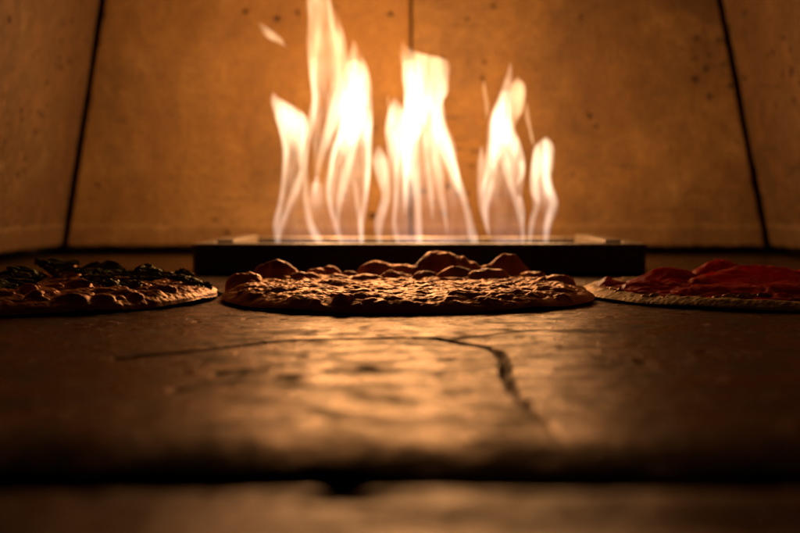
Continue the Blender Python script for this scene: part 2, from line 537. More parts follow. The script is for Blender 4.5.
def ring_tray(inset_x, inset_y, r, k=8):
    pts = []
    X_, Y_ = hx - inset_x, hy - inset_y
    for (sx, sy, a0) in ((1, 1, 0), (-1, 1, 90), (-1, -1, 180), (1, -1, 270)):
        for i in range(k):
            a = math.radians(a0 + 90 * i / (k - 1))
            pts.append((sx * (X_ - r) + r * math.cos(a), sy * (Y_ - r) + r * math.sin(a)))
    return pts


def loft(rings, mat, name, parent, cap_last=True, cap_first=False):
    m_ = len(rings[0][0])
    V = []; 
    for pts, z in rings: V += [(x, y, z) for x, y in pts]
    q = grid_quads(len(rings), m_, True)
    tris = []
    if cap_last:
        c = len(V); V.append((0, 0, rings[-1][1])); b = (len(rings) - 1) * m_
        tris += [(b + i, b + (i + 1) % m_, c) for i in range(m_)]
    if cap_first:
        c = len(V); V.append((0, 0, rings[0][1]))
        tris += [((i + 1) % m_, i, c) for i in range(m_)]
    o = mesh_obj(name, V, q, tris or None, mat, parent, flat=True)
    return o


R4 = 0.012
loft([(ring_tray(0.002, 0.002, R4), 0.0005), (ring_tray(0.0, 0.0, R4), 0.003), (ring_tray(0.0, 0.0, R4), TZ - 0.005),
      (ring_tray(0.002, 0.002, R4), TZ - 0.0042), (ring_tray(0.012, 0.012, R4 * 0.7), TZ - 0.0045), (ring_tray(0.012, 0.012, R4 * 0.7), 0.006)], STEEL, 'pan', tray, True, True)
loft([(ring_tray(-0.001, -0.001, R4), TZ - 0.004), (ring_tray(-0.0018, -0.0018, R4), TZ - 0.002), (ring_tray(-0.0005, -0.0005, R4), TZ),
      (ring_tray(0.02, 0.02, R4 * 0.7), TZ + 0.0004), (ring_tray(0.022, 0.022, R4 * 0.6), TZ - 0.001), (ring_tray(0.022, 0.022, R4 * 0.6), TZ - 0.0062),
      (ring_tray(0.0125, 0.0125, R4), TZ - 0.0062), (ring_tray(0.0, 0.0, R4), TZ - 0.0042)], RIM, 'rim', tray, False)
loft([(ring_tray(0.0135, 0.0135, R4 * 0.6), 0.007), (ring_tray(0.0135, 0.0135, R4 * 0.6), TZ - 0.0085), (ring_tray(0.016, 0.016, R4 * 0.6), TZ - 0.0075)], PLATE, 'burner_plate', tray, True)
for k in range(2):
    yy = 0.045 + (-0.02 if k == 0 else 0.02)
    b = mesh_obj('gas_slot', box_verts(-hx + 0.04, hx - 0.04, yy - 0.003, yy + 0.003, TZ - 0.0074, TZ - 0.0062), BOXQ, None, SLOT, tray, flat=True)
for s in (-1, 1):   # raised end blocks on the plate
    b = mesh_obj('end_block', box_verts(s * (hx - 0.034) - 0.0095, s * (hx - 0.034) + 0.0095, -hy + 0.026, hy - 0.026, TZ - 0.0074, TZ + 0.0035), BOXQ, None, RIM, tray, flat=True)
    bevel(b, 0.0015)

# ------------------------------------------------------------------ flames
FLY = 1.43
CREAM = (1.0, 0.71, 0.44); TOPC = (1.0, 0.61, 0.30); BLUE = (0.66, 0.47, 0.46)
F_BODY = mat_flame('flame_body', 100, 0.035, 0.27, BLUE, CREAM, TOPC, 0.11, 1.25, 0.8)
F_SHEET = mat_flame('flame_strand', 120, 0.035, 0.27, (0.95, 0.72, 0.56), CREAM, TOPC, 0.62, 1.2, 0.3)
F_WISP = mat_flame('flame_wisp', 110, 0.0, 0.30, TOPC, TOPC, TOPC, 0.8, 1.2, 0.3)
F_BASE = mat_flame('flame_root', 4.5, 0.033, 0.12, (0.62, 0.42, 0.40), (0.95, 0.60, 0.38), (1, 0.6, 0.4), 1.0, 1.4, 0.7)


def pchip(t, y, tt):
    y = np.asarray(y, float); t = np.asarray(t, float)
    d = np.diff(y) / np.diff(t)
    mm = np.zeros(len(y)); mm[0] = d[0]; mm[-1] = d[-1]
    mm[1:-1] = 0.5 * (d[:-1] + d[1:])
    i = np.clip(np.searchsorted(t, tt) - 1, 0, len(t) - 2)
    h = t[i + 1] - t[i]; s = (tt - t[i]) / h
    return ((1 + 2 * s) * (1 - s) ** 2) * y[i] + s * (1 - s) ** 2 * h * mm[i] + s * s * (3 - 2 * s) * y[i + 1] + s * s * (s - 1) * h * mm[i + 1]


fseed = [0]


def tongue(rows, mat, parent, dy=0.0, flat=0.55, hollow=None, name='tongue', nrow=64, nseg=24):
    """rows: (y, x left, x right) from tip to root, as measured; becomes a closed rounded tongue at its own depth"""
    fseed[0] += 1
    sd = fseed[0]
    rows = sorted(rows)
    ty = [r[0] for r in rows]; L = [r[1] for r in rows]; Rr = [r[2] for r in rows]
    tt = np.linspace(ty[0], ty[-1], nrow)
    l = pchip(ty, L, tt); r = pchip(ty, Rr, tt)
    mid = 0.5 * (l + r); hw = np.maximum(0.5 * (r - l), 0.3)
    u = np.linspace(0, 1, nrow)
    hw = hw * np.clip(np.minimum((u + 0.004) / 0.03, 1), 0, 1) ** 0.5
    if mat is F_BASE: hw = hw * (0.15 + 0.85 * smooth(0, 0.6, u))
    if mat in (F_SHEET, F_WISP): hw = hw * np.clip((u + 0.01) / 0.16, 0, 1) ** 0.6
    if ty[-1] < 238: hw = hw * np.clip((1.01 - u) / 0.3, 0, 1) ** 0.7
    yy = FLY + dy + 0.008 * noise(tt / 40.0, np.full(nrow, sd * 3.1), sd)
    base = parent.location
    def shell(scale, ra, rb):
        V = []
        full = scale
        for k in range(ra, rb):
            if full != 1:
                f = (k - ra) / max(1, rb - ra - 1)
                scale = full * (0.06 + 0.94 * smooth(0.0, 0.55, f)) + (0.9 - full) * smooth(0.5, 0.95, f)
            c = at(mid[k], tt[k], yy[k])
            s_ = yy[k] / FPX
            a = hw[k] * s_ * scale
            b = np.clip(a * flat, 0.0022 * min(1, scale), 0.013) if scale == 1 else np.clip(hw[k] * s_ * flat, 0.0022, 0.013) * scale
            for q_ in range(nseg):
                th = 2 * math.pi * q_ / nseg
                V.append((c.x + a * math.cos(th) - base.x, c.y + b * math.sin(th) - base.y, c.z - base.z))
        return V
    V = shell(1.0, 0, nrow); q = grid_quads(nrow, nseg, True)
    tris = []
    def caps(off, cnt, flip):
        nonlocal V, tris
        first = np.mean(V[off:off + nseg], axis=0); last = np.mean(V[off + (cnt - 1) * nseg: off + cnt * nseg], axis=0)
        a = len(V); V.append(tuple(first)); V.append(tuple(last))
        lo = off + (cnt - 1) * nseg
        for i in range(nseg):
            t1 = (off + (i + 1) % nseg, off + i, a); t2 = (lo + i, lo + (i + 1) % nseg, a + 1)
            tris += [t1[::-1], t2[::-1]] if flip else [t1, t2]
    quads = [q]
    n0 = nrow * nseg
    if hollow:
        h0, h1, sc = hollow
        ra, rb = int(h0 * nrow), int(h1 * nrow)
        V2 = shell(sc, ra, rb)
        quads.append(grid_quads(rb - ra, nseg, True)[:, ::-1] + n0)
        V = V + V2
        caps(0, nrow, False)
        caps(n0, rb - ra, True)
    else:
        caps(0, nrow, False)
    o = mesh_obj(name, V, np.concatenate(quads)[:, ::-1], np.asarray(tris)[:, ::-1], mat, parent)
    return o


def flame(label, px):
    p = at(px, 243, FLY)
    return thing('flame', label, 'flame', (p.x, p.y, 0.034), 'flames rising from the burner tray')


f1 = flame('tallest flame, rising above the left half of the tray out of the picture', 322)
tongue([(93, 272, 274.5), (97, 271, 278), (103, 271, 288), (110, 273, 300), (118, 275, 307), (127, 278, 308), (140, 282, 306), (160, 283, 303), (180, 282, 301), (200, 279, 299), (215, 275.5, 293), (225, 273.5, 288), (235, 274, 284), (244, 276, 281)],
       F_BODY, f1, 0.0, 0.5, (0.08, 0.98, 0.82))
tongue([(128, 277, 282), (150, 282, 288), (180, 281, 287), (203, 278, 284), (222, 273, 280), (236, 274, 280), (246, 276, 281)], F_SHEET, f1, -0.006)
tongue([(118, 292, 303), (150, 297, 307), (180, 301, 308), (205, 303.5, 310), (222, 306, 314), (238, 312, 322), (245, 317, 325)], F_SHEET, f1, 0.01)
tongue([(170, 298, 305), (190, 291, 300), (205, 286, 293), (225, 279, 285), (238, 277, 281)], F_SHEET, f1, 0.02)
tongue([(-34, 318, 322), (-18, 311, 328), (0, 306, 331), (20, 308, 340), (40, 307, 346), (60, 308, 348), (80, 310, 347), (100, 312, 345), (125, 312, 338), (150, 311, 331), (175, 310, 325), (192, 311, 320)],
       F_BODY, f1, 0.012, 0.5, (0.12, 0.95, 0.8))
tongue([(40, 308, 315), (70, 310, 318), (95, 312, 319), (112, 309, 317), (130, 305, 313), (152, 304, 310), (175, 302, 308)], F_SHEET, f1, 0.004)
tongue([(30, 330, 342), (60, 336, 347), (85, 336, 346), (105, 330, 345), (125, 325, 337), (150, 319, 327), (175, 314, 320), (195, 311, 316)], F_SHEET, f1, 0.022)
tongue([(40, 352, 354.5), (48, 350, 359), (58, 347, 364), (72, 344, 369), (90, 342, 372), (110, 340, 372.5), (128, 337, 373), (150, 332, 372), (170, 329, 371), (190, 327, 369), (210, 329, 367), (226, 333, 365), (244, 341, 363)],
       F_BODY, f1, -0.012, 0.55, (0.2, 0.98, 0.84))
tongue([(60, 347, 362), (85, 344, 366), (110, 342, 366), (132, 339, 362), (150, 336, 352), (165, 334, 344)], F_BODY, f1, -0.016, 0.6)
tongue([(140, 330, 339), (165, 327, 334), (187, 325, 330.5), (207, 327.5, 333.5), (222, 332, 338), (236, 336, 342), (244, 339, 344)], F_SHEET, f1, -0.022)
tongue([(118, 345, 360), (148, 346, 357), (168, 342, 352), (188, 338, 347), (210, 335, 342), (222, 336, 340.5), (230, 338, 341)], F_SHEET, f1, -0.03)
tongue([(120, 366, 372), (150, 367, 372), (180, 365, 370), (205, 361, 367), (225, 358, 364), (246, 360, 364)], F_SHEET, f1, -0.008)
tongue([(180, 352, 358), (205, 355, 360), (225, 358, 363), (247, 360.5, 364)], F_SHEET, f1, 0.012)
tongue([(182, 312, 322), (192, 310, 324), (202, 309, 324), (212, 310, 322), (222, 313, 320)], F_BODY, f1, 0.026, 0.5)
tongue([(165, 290, 360), (185, 284, 366), (205, 279, 366), (225, 275, 364), (244, 277, 363)], F_BASE, f1, 0.02, 0.5)

f2 = flame('broad squared flame rising before the centre seam, next to the tallest flame', 425)
tongue([(42, 402, 404.5), (48, 400, 409), (54, 400, 424), (59, 400, 446), (64, 401, 449.5), (80, 402, 449), (93, 404, 448), (101, 404, 443.5), (120, 404, 444), (140, 402, 450), (155, 403, 455), (170, 404, 459), (190, 401, 463), (210, 398, 467), (230, 396, 471), (244, 396, 474)],
       F_BODY, f2, 0.004, 0.5, (0.1, 0.98, 0.84))
tongue([(60, 402, 420), (85, 404, 424), (110, 404, 428), (135, 403, 424), (152, 404, 416)], F_BODY, f2, -0.004, 0.6)
tongue([(97, 393, 396), (104, 390, 401), (115, 387, 406), (130, 385, 411), (150, 387, 414), (168, 390, 414), (190, 392, 416), (215, 393, 420), (240, 396, 421)], F_BODY, f2, -0.012, 0.6, (0.3, 0.98, 0.8))
tongue([(95, 387, 388.5), (104, 387, 390), (115, 388, 393), (126, 388, 396)], F_WISP, f2, 0.0)
tongue([(146, 372, 386), (150, 371, 387), (157, 371, 388), (167, 373, 390), (180, 377, 391), (195, 381, 391), (208, 378, 388), (223, 374, 384), (238, 376, 382), (247, 378, 383)], F_SHEET, f2, 0.0, 0.5)
tongue([(130, 386, 400), (152, 391, 400), (180, 394, 400), (205, 393.5, 398), (222, 392, 396.5), (236, 393, 399), (243, 396, 400)], F_SHEET, f2, -0.02)
tongue([(115, 404, 419), (148, 408, 419), (175, 412, 420), (200, 414, 421.5), (225, 415, 422), (248, 416, 424)], F_SHEET, f2, -0.018)
tongue([(140, 402, 408), (170, 403, 409), (195, 404, 408), (215, 403, 407)], F_SHEET, f2, 0.01)
tongue([(130, 421, 429), (165, 425, 431), (195, 428, 434), (220, 430, 435)], F_SHEET, f2, 0.02)
tongue([(115, 428, 440), (148, 430, 440), (175, 434, 443), (200, 438.5, 446), (220, 442, 449), (235, 445, 449.5)], F_SHEET, f2, -0.014)
tongue([(105, 430, 444), (125, 432, 446), (145, 437, 452), (160, 443, 456), (175, 449, 460), (190, 456, 465), (208, 463, 470), (225, 466.5, 474.5), (240, 469, 478.5), (247, 474, 479)], F_SHEET, f2, 0.0)
tongue([(100, 438, 444), (125, 442, 447), (145, 448, 455), (165, 452, 458), (180, 454, 461)], F_SHEET, f2, 0.016)
tongue([(160, 395, 452), (185, 385, 460), (205, 379, 466), (225, 376, 472), (244, 379, 475)], F_BASE, f2, 0.022, 0.5)

f3 = flame('pointed flame on the right half of the tray with a thin wisp on either side', 504)
tongue([(62, 510, 511), (70, 508, 512), (80, 504.5, 512.5), (92, 500, 512.5), (102, 496, 513), (116, 490.5, 513), (130, 487, 515), (142, 487, 520), (152, 486, 523), (163, 485, 525), (175, 484, 524.5), (186, 482, 523), (200, 482, 522), (220, 485, 523), (244, 489, 525)],
       F_BODY, f3, 0.0, 0.55, (0.25, 0.98, 0.83))
tongue([(90, 502, 511), (112, 494, 511), (132, 490, 511), (150, 489, 506), (170, 488, 498)], F_BODY, f3, -0.006, 0.6)
tongue([(76, 516.5, 518.5), (81, 513, 523), (89, 511, 525.5), (100, 511, 525), (113, 511, 522), (128, 511, 516)], F_WISP, f3, 0.02, 0.7)
tongue([(146, 480, 483), (158, 478, 485), (180, 477, 485), (200, 478, 484), (220, 482, 487), (237, 487, 491)], F_SHEET, f3, 0.01)
tongue([(178, 489, 497), (195, 485, 492), (210, 482.5, 489), (222, 484, 489.5), (236, 488.5, 492)], F_SHEET, f3, -0.014)
tongue([(150, 498, 512), (172, 503, 512), (190, 509, 516), (208, 515, 521.5), (225, 519.5, 524.5), (247, 522, 525.5)], F_SHEET, f3, -0.008)
tongue([(160, 517, 524), (175, 518, 524), (186, 514, 519)], F_SHEET, f3, 0.016)
tongue([(195, 516, 522), (210, 521, 524.5), (225, 521, 525)], F_SHEET, f3, 0.02)
tongue([(80, 483, 484), (92, 483, 486.5), (105, 484.5, 489), (114, 485, 488.5), (120, 485.5, 487)], F_WISP, f3, 0.006)
tongue([(102, 526, 527.5), (112, 524.5, 529), (120, 525.5, 530), (130, 529, 531.5), (140, 530, 534.5), (146, 532, 536)], F_WISP, f3, 0.01)
tongue([(190, 488, 515), (205, 487, 520), (220, 488, 523), (244, 492, 524)], F_BASE, f3, 0.015, 0.5)

f4 = flame('smallest flame, last in the row at the right end of the tray', 543)
tongue([(137, 545, 547), (141, 540, 551), (148, 534, 553.5), (158, 532, 554), (167, 531, 553), (176, 530, 551.5), (186, 530, 553), (196, 532, 557), (205, 538, 558.5), (213, 542, 557.5), (225, 543, 552.5), (243, 543, 549)],
       F_BODY, f4, 0.0, 0.6)
tongue([(140, 541, 550), (155, 542, 552), (172, 541, 550), (188, 544, 553), (202, 549, 558), (213, 546, 555), (228, 543, 550), (245, 543.5, 548)], F_SHEET, f4, -0.006)
tongue([(150, 533, 538), (170, 530.5, 535), (190, 530, 538), (205, 533, 540), (218, 530, 536), (232, 528, 533), (246, 528, 531)], F_SHEET, f4, 0.01)
tongue([(195, 533, 556), (215, 529, 555), (244, 530, 549)], F_BASE, f4, 0.01, 0.6)

wp = at(272, 34, FLY)
f5 = thing('flame', 'small detached scrap of flame floating left of the tallest flame', 'flame', wp, 'flames rising from the burner tray')
tongue([(22, 258.5, 260), (26, 259.5, 266), (31, 261.5, 273), (36, 265, 279), (41, 272, 284), (45, 280, 287), (47.5, 286, 288.5)], F_WISP, f5, 0.0, 0.6)

# the light the flames give off
def lamp(px, py, power, col, rad=0.03, dy=0.0):
    d = bpy.data.lights.new('flame_light', 'POINT'); d.energy = power; d.color = col; d.shadow_soft_size = rad
    o = bpy.data.objects.new('flame_light', d); C.objects.link(o); o.location = at(px, py, FLY + 0.065 + dy)
    return o


LC = (1.0, 0.55, 0.22)
PW = 1.9
lamp(332, 5, 1.15 * PW, LC, 0.03)
lamp(345, 80, 1.15 * PW, LC, 0.03)
lamp(325, 180, 0.35 * PW, LC, 0.03)
lamp(424, 80, 1.1 * PW, LC, 0.03)
lamp(424, 175, 0.35 * PW, LC, 0.03)
lamp(505, 115, 0.7 * PW, LC, 0.025)
lamp(543, 165, 0.2 * PW, LC, 0.02)

# ------------------------------------------------------------------ pizzas
def bubbles_field(X, Y, z, blist, seed):
    """raise domes; returns height and a 0..1 dome mask"""
    dome = np.zeros_like(X)
    for i, (bx, by, rx_, ry_, zt, p) in enumerate(blist):
        sel = (np.abs(X - bx) < rx_ * 1.5) & (np.abs(Y - by) < ry_ * 1.5)
        if not sel.any(): continue
        xx, yy = X[sel], Y[sel]
        wx = noise(xx * 70, yy * 70, seed + i) * 0.22; wy = noise(xx * 70 + 9, yy * 70, seed + i + 50) * 0.22
        qx = (xx - bx) / rx_ + wx; qy = (yy - by) / ry_ + wy
        q2 = qx * qx + qy * qy
        k = np.clip(1 - q2, 0, 1) ** p
        zi = z[sel]
        zn = np.maximum(zi, zi * (1 - k) + zt * k * (1 + 0.07 * fbm(xx * 90, yy * 90, seed + i, 2) + 0.015 * fbm(xx * 260, yy * 260, seed + i, 2)))
        z[sel] = zn
        dome[sel] = np.maximum(dome[sel], k)
    return z, dome


def bub(px, ytop, Y, hw, p=0.5, asp=0.8):
    q = at(px, ytop, Y)
    return (q.x, q.y, hw * Y / FPX, hw * Y / FPX * asp, q.z, p)


# --- middle: bare blistered flatbread
MC = Vector((0.0068, 0.928, 0.0))
M_DOUGH = mat_bake('baked_blistered_cheese', (0.70, 0.29, 0.03), (0.84, 0.42, 0.065), (0.50, 0.14, 0.015), (0.13, 0.035, 0.008), (0.30, 0.5), sss=0.3, spec=0.45)
mid_bub = [bub(441, 251.5, 1.035, 34, 0.85, 0.6), bub(507, 253.5, 1.03, 28, 0.85, 0.45), bub(275, 261, 1.0, 26, 0.75, 0.55), bub(246, 272.5, 0.925, 19, 0.38, 1.0),
           bub(376, 262, 1.045, 22, 0.5, 0.5), bub(402, 264, 1.04, 16, 0.5, 0.6), bub(338, 274, 0.985, 11, 0.5, 0.6), bub(368, 274, 0.975, 15, 0.5, 0.6), bub(393, 271, 0.985, 14, 0.5, 0.5),
           bub(304, 272, 0.985, 16, 0.5, 0.45), bub(455, 267, 0.985, 19, 0.5, 0.5), bub(424, 271, 0.98, 12, 0.5, 0.6), bub(487, 268, 0.975, 22, 0.5, 0.5), bub(420, 266, 1.03, 10, 0.5, 0.6),
           bub(341, 293, 0.792, 9, 0.45, 0.9), bub(534, 271, 1.0, 14, 0.5, 0.6), bub(556, 275, 0.95, 20, 0.5, 0.6), bub(330, 266, 1.04, 12, 0.5, 0.6), bub(316, 268, 1.03, 10, 0.5, 0.6),
           bub(276, 289, 0.87, 12, 0.5, 0.6), bub(252, 287, 0.905, 11, 0.5, 0.8), bub(500, 284, 0.87, 11, 0.5, 0.6), bub(350, 270, 1.02, 9, 0.5, 0.7), bub(470, 262, 1.035, 12, 0.5, 0.6)]
mid_bub = [(a - MC.x, b - MC.y, c, d, e, f) for a, b, c, d, e, f in mid_bub]


def dome_scatter(n, R, lo, hi, h0, h1, t, seed, keep=None):
    r = np.random.RandomState(seed); out = []
    while len(out) < n:
        x, y = r.uniform(-R, R, 2)
        if math.hypot(x, y) > R * 0.96: continue
        a = lo * (hi / lo) ** r.rand()
        out.append((x, y, a, a * r.uniform(0.6, 1.1), t + r.uniform(h0, h1) * (0.5 + 0.5 * a / hi), 0.55))
    return out


small = dome_scatter(300, 0.152, 0.0045, 0.014, 0.0010, 0.0036, 0.0, 5)


def add_bumps(x, y, z, blist, seed, ed):
    """small irregular blisters laid on whatever shape is below"""
    dome = np.zeros_like(x); add = np.zeros_like(x)
    for i, (bx, by, rx_, ry_, h, p) in enumerate(blist):
        sel = (np.abs(x - bx) < rx_ * 1.7) & (np.abs(y - by) < ry_ * 1.7)
        if not sel.any(): continue
        xx, yy = x[sel], y[sel]
        qx = (xx - bx) / rx_ + 0.34 * noise(xx * 110, yy * 110, seed + i) + 0.12 * noise(xx * 300, yy * 300, seed + i + 7)
        qy = (yy - by) / ry_ + 0.34 * noise(xx * 110 + 9, yy * 110, seed + i + 50)
        k = np.clip(1 - qx * qx - qy * qy, 0, 1) ** p
        add[sel] = np.maximum(add[sel], h * k)
        dome[sel] = np.maximum(dome[sel], k)
    return z + add * smooth(0.0, 0.006, ed), dome


def mid_top(x, y, rn, ed):
    t = 0.0116 + 0.0018 * fbm(x * 25, y * 25, 61, 2)
    z = t + 0.0022 * (0.25 - np.abs(fbm(x * 55, y * 55, 62, 3)))
    edge = np.sqrt(np.clip(1 - ((0.036 - np.minimum(ed, 0.036)) / 0.036) ** 2, 0, 1))
    lift = 0.0025 + 0.002 * noise(x * 14, y * 14, 66)
    zz = lift + (z - lift) * edge ** 1.0
    zz, d1 = add_bumps(x, y, zz, small, 300, ed)
    zz, d2 = bubbles_field(x, y, zz, mid_bub, 600)
    # the burst blister at the back: its near side has caved in
    q = at(441, 258, 1.012)
    bx, by = q.x - MC.x, q.y - MC.y
    dent = np.exp(-(((x - bx) / 0.017) ** 2 + ((y - by) / 0.010) ** 2))
    zz = zz - 0.013 * dent * (zz > 0.012)
    # crease in the ball at the left end
    q = at(244, 283, 0.915); bx, by = q.x - MC.x, q.y - MC.y
    dent = np.exp(-(((x - bx) / 0.013) ** 2 + ((y - by + 0.1 * (x - bx)) / 0.0028) ** 2))
    zz = zz - 0.006 * dent
    zz = zz + 0.00035 * fbm(x * 150, y * 150, 70, 4) * smooth(0.0, 0.006, ed)
    zz = np.maximum(zz, lift * 0.6 + 0.0006)
    n1 = fbm(x * 40, y * 40, 81, 3)
    ch = np.clip(smooth(0.45, 0.95, d2) * smooth(-0.35, 0.5, n1) * 0.75 + smooth(0.55, 1.0, d1) * smooth(0.1, 0.6, n1) * 0.5, 0, 1)
    ti = np.clip(0.35 + 0.6 * n1 + 0.4 * smooth(0.3, 0.8, d2) + 0.5 * (1 - smooth(0.0, 0.02, ed)), 0, 1)
    return zz, {'char': ch, 'tint': ti}


def outline(R, seed, amp=0.02):
    def f(th):
        return R * (1 + amp * noise(np.cos(th) * 1.7 + 5, np.sin(th) * 1.7, seed) + amp * 0.5 * noise(np.cos(th) * 6, np.sin(th) * 6, seed + 3))
    return f


def flat_bottom(x, y, rn, ed):
    return 0.0012 + 0.002 * smooth(0.02, 0.0, ed) + 0.0004 * noise(x * 50, y * 50, 4)


pm = thing('pizza', 'golden blistered pizza without toppings, in the middle before the burner tray', 'pizza', MC, 'pizzas baking on the hearth floor')
polar_solid('crust', outline(0.1535, 21, 0.018), 300, 1300, mid_top, flat_bottom, M_DOUGH, pm)

# --- left: pizza with dark baked leaves
LCN = Vector((-0.3145, 0.912, 0.0))
L_DOUGH = mat_bake('baked_sauced_crust', (0.54, 0.19, 0.035), (0.66, 0.34, 0.09), (0.34, 0.065, 0.014), (0.07, 0.02, 0.008), (0.28, 0.5), sss=0.2)
left_bub = [bub(68, 262.5, 1.01, 14, 0.5, 0.6), bub(35, 290, 0.79, 9, 0.5, 0.7), bub(70, 293, 0.79, 20, 0.55, 0.6), bub(103, 293, 0.80, 12, 0.55, 0.7), bub(163, 284, 0.86, 13, 0.5, 0.7), bub(180, 287, 0.875, 7, 0.5, 0.8),
            bub(195, 288, 0.89, 6, 0.5, 0.8), bub(28, 284, 0.83, 10, 0.5, 0.6), bub(140, 282, 0.88, 12, 0.5, 0.7), bub(80, 279, 0.88, 14, 0.5, 0.6), bub(120, 276, 0.94, 16, 0.5, 0.6), bub(5, 290, 0.79, 10, 0.5, 0.7),
            bub(135, 292, 0.82, 9, 0.5, 0.7), bub(205, 289, 0.91, 5, 0.5, 0.8)]
left_bub = [(a - LCN.x, b - LCN.y, c, d, e, f) for a, b, c, d, e, f in left_bub]
lsmall = dome_scatter(260, 0.156, 0.004, 0.011, 0.001, 0.0038, 0.0118, 15)


def left_top(x, y, rn, ed):
    t = 0.0118 + 0.0018 * fbm(x * 25, y * 25, 161, 3) + 0.0016 * (0.25 - np.abs(fbm(x * 70, y * 70, 162, 3)))
    z, d1 = bubbles_field(x, y, t, lsmall, 400)
    edge = np.sqrt(np.clip(1 - ((0.034 - np.minimum(ed, 0.034)) / 0.034) ** 2, 0, 1))
    lift = 0.0028 + 0.002 * noise(x * 14, y * 14, 166)
    zz = lift + (z - lift) * edge ** 0.8
    zz, d2 = bubbles_field(x, y, zz, left_bub, 700)
    zz = zz + 0.0005 * fbm(x * 160, y * 160, 170, 4)
    zz = np.maximum(zz, lift * 0.6 + 0.0006)
    n1 = fbm(x * 40, y * 40, 181, 3)
    ch = np.clip(smooth(0.45, 0.95, d2) * smooth(-0.2, 0.5, n1) * 0.8 + smooth(0.5, 1.0, d1) * smooth(0.1, 0.6, n1) * 0.5, 0, 1)
    ti = np.clip(0.4 + 0.7 * n1 + 0.4 * smooth(0.3, 0.8, d2), 0, 1)
    return zz, {'char': ch, 'tint': ti}


pl = thing('pizza', 'pizza strewn with dark baked green leaves, cut off by the left edge', 'pizza', LCN, 'pizzas baking on the hearth floor')
polar_solid('crust', outline(0.162, 27, 0.018), 280, 1200, left_top, flat_bottom, L_DOUGH, pl)

LEAF = mat_simple('charred_leaf', (0.045, 0.055, 0.012), 0.40, 0.3, spec=0.3, stint=(1.0, 0.72, 0.32), bump=0.0004, bscale=110, var=0.5)
LEAF2 = mat_simple('baked_green_leaf', (0.13, 0.13, 0.022), 0.36, 0.3, spec=0.3, stint=(1.0, 0.72, 0.32), bump=0.0004, bscale=110, var=0.5)


def leaf(parent, pos, length, width, yaw, pitch, roll, curl, mat, seed, name='leaf'):
    nu, nv = 40, 24
    u = np.linspace(-1, 1, nu); v = np.linspace(-1, 1, nv)
    U, W = np.meshgrid(u, v, indexing='ij')
    w = width * 0.5 * np.clip(1 - np.abs(U) ** 2.2, 0.0, 1) ** 0.75 * (1 + 0.25 * noise(U * 4, W * 0 + seed, seed)) + 0.0004
    x = U * length * 0.5
    y = W * w * (1 + 0.10 * noise(U * 3 + 3, np.sign(W) * 2 + seed, seed + 1))
    z = curl * length * (0.25 - (U * 0.5) ** 2) - 0.14 * width * (W * w / (width * 0.5)) ** 2 * (1 if seed % 3 else -1)
    z = z + 0.08 * width * fbm(U * 1.6 + seed, W * 1.1, seed + 2, 2) + 0.0003 * noise(U * 7, W * 7, seed + 4)
    z = z - 0.0012 * np.exp(-(W / 0.09) ** 2)
    th = 0.0007
    M = Matrix.Rotation(yaw, 3, 'Z') @ Matrix.Rotation(pitch, 3, 'Y') @ Matrix.Rotation(roll, 3, 'X')
    Mn = np.array(M)
    top = np.stack([x, y, z + th * 0.5], -1).reshape(-1, 3) @ Mn.T
    bot = np.stack([x, y, z - th * 0.5], -1).reshape(-1, 3) @ Mn.T
    V = np.concatenate([top, bot])
    o = nu * nv
    q = grid_quads(nu, nv)
    ring = np.concatenate([np.arange(nv), np.arange(1, nu) * nv + nv - 1, (nu - 1) * nv + np.arange(nv - 2, -1, -1), np.arange(nu - 2, 0, -1) * nv])
    r2 = np.roll(ring, -1)
    ob = mesh_obj(name, V, np.concatenate([q[:, ::-1], q + o, np.stack([ring, ring + o, r2 + o, r2], -1)])[:, ::-1], None, mat, parent)
    ob.location = pos
    return ob


def surf(top_fn, x, y):
    z, _ = top_fn(np.array([[x]]), np.array([[y]]), np.array([[0.5]]), np.array([[0.05]]))
    return float(z[0, 0])


lr = random.Random(5)
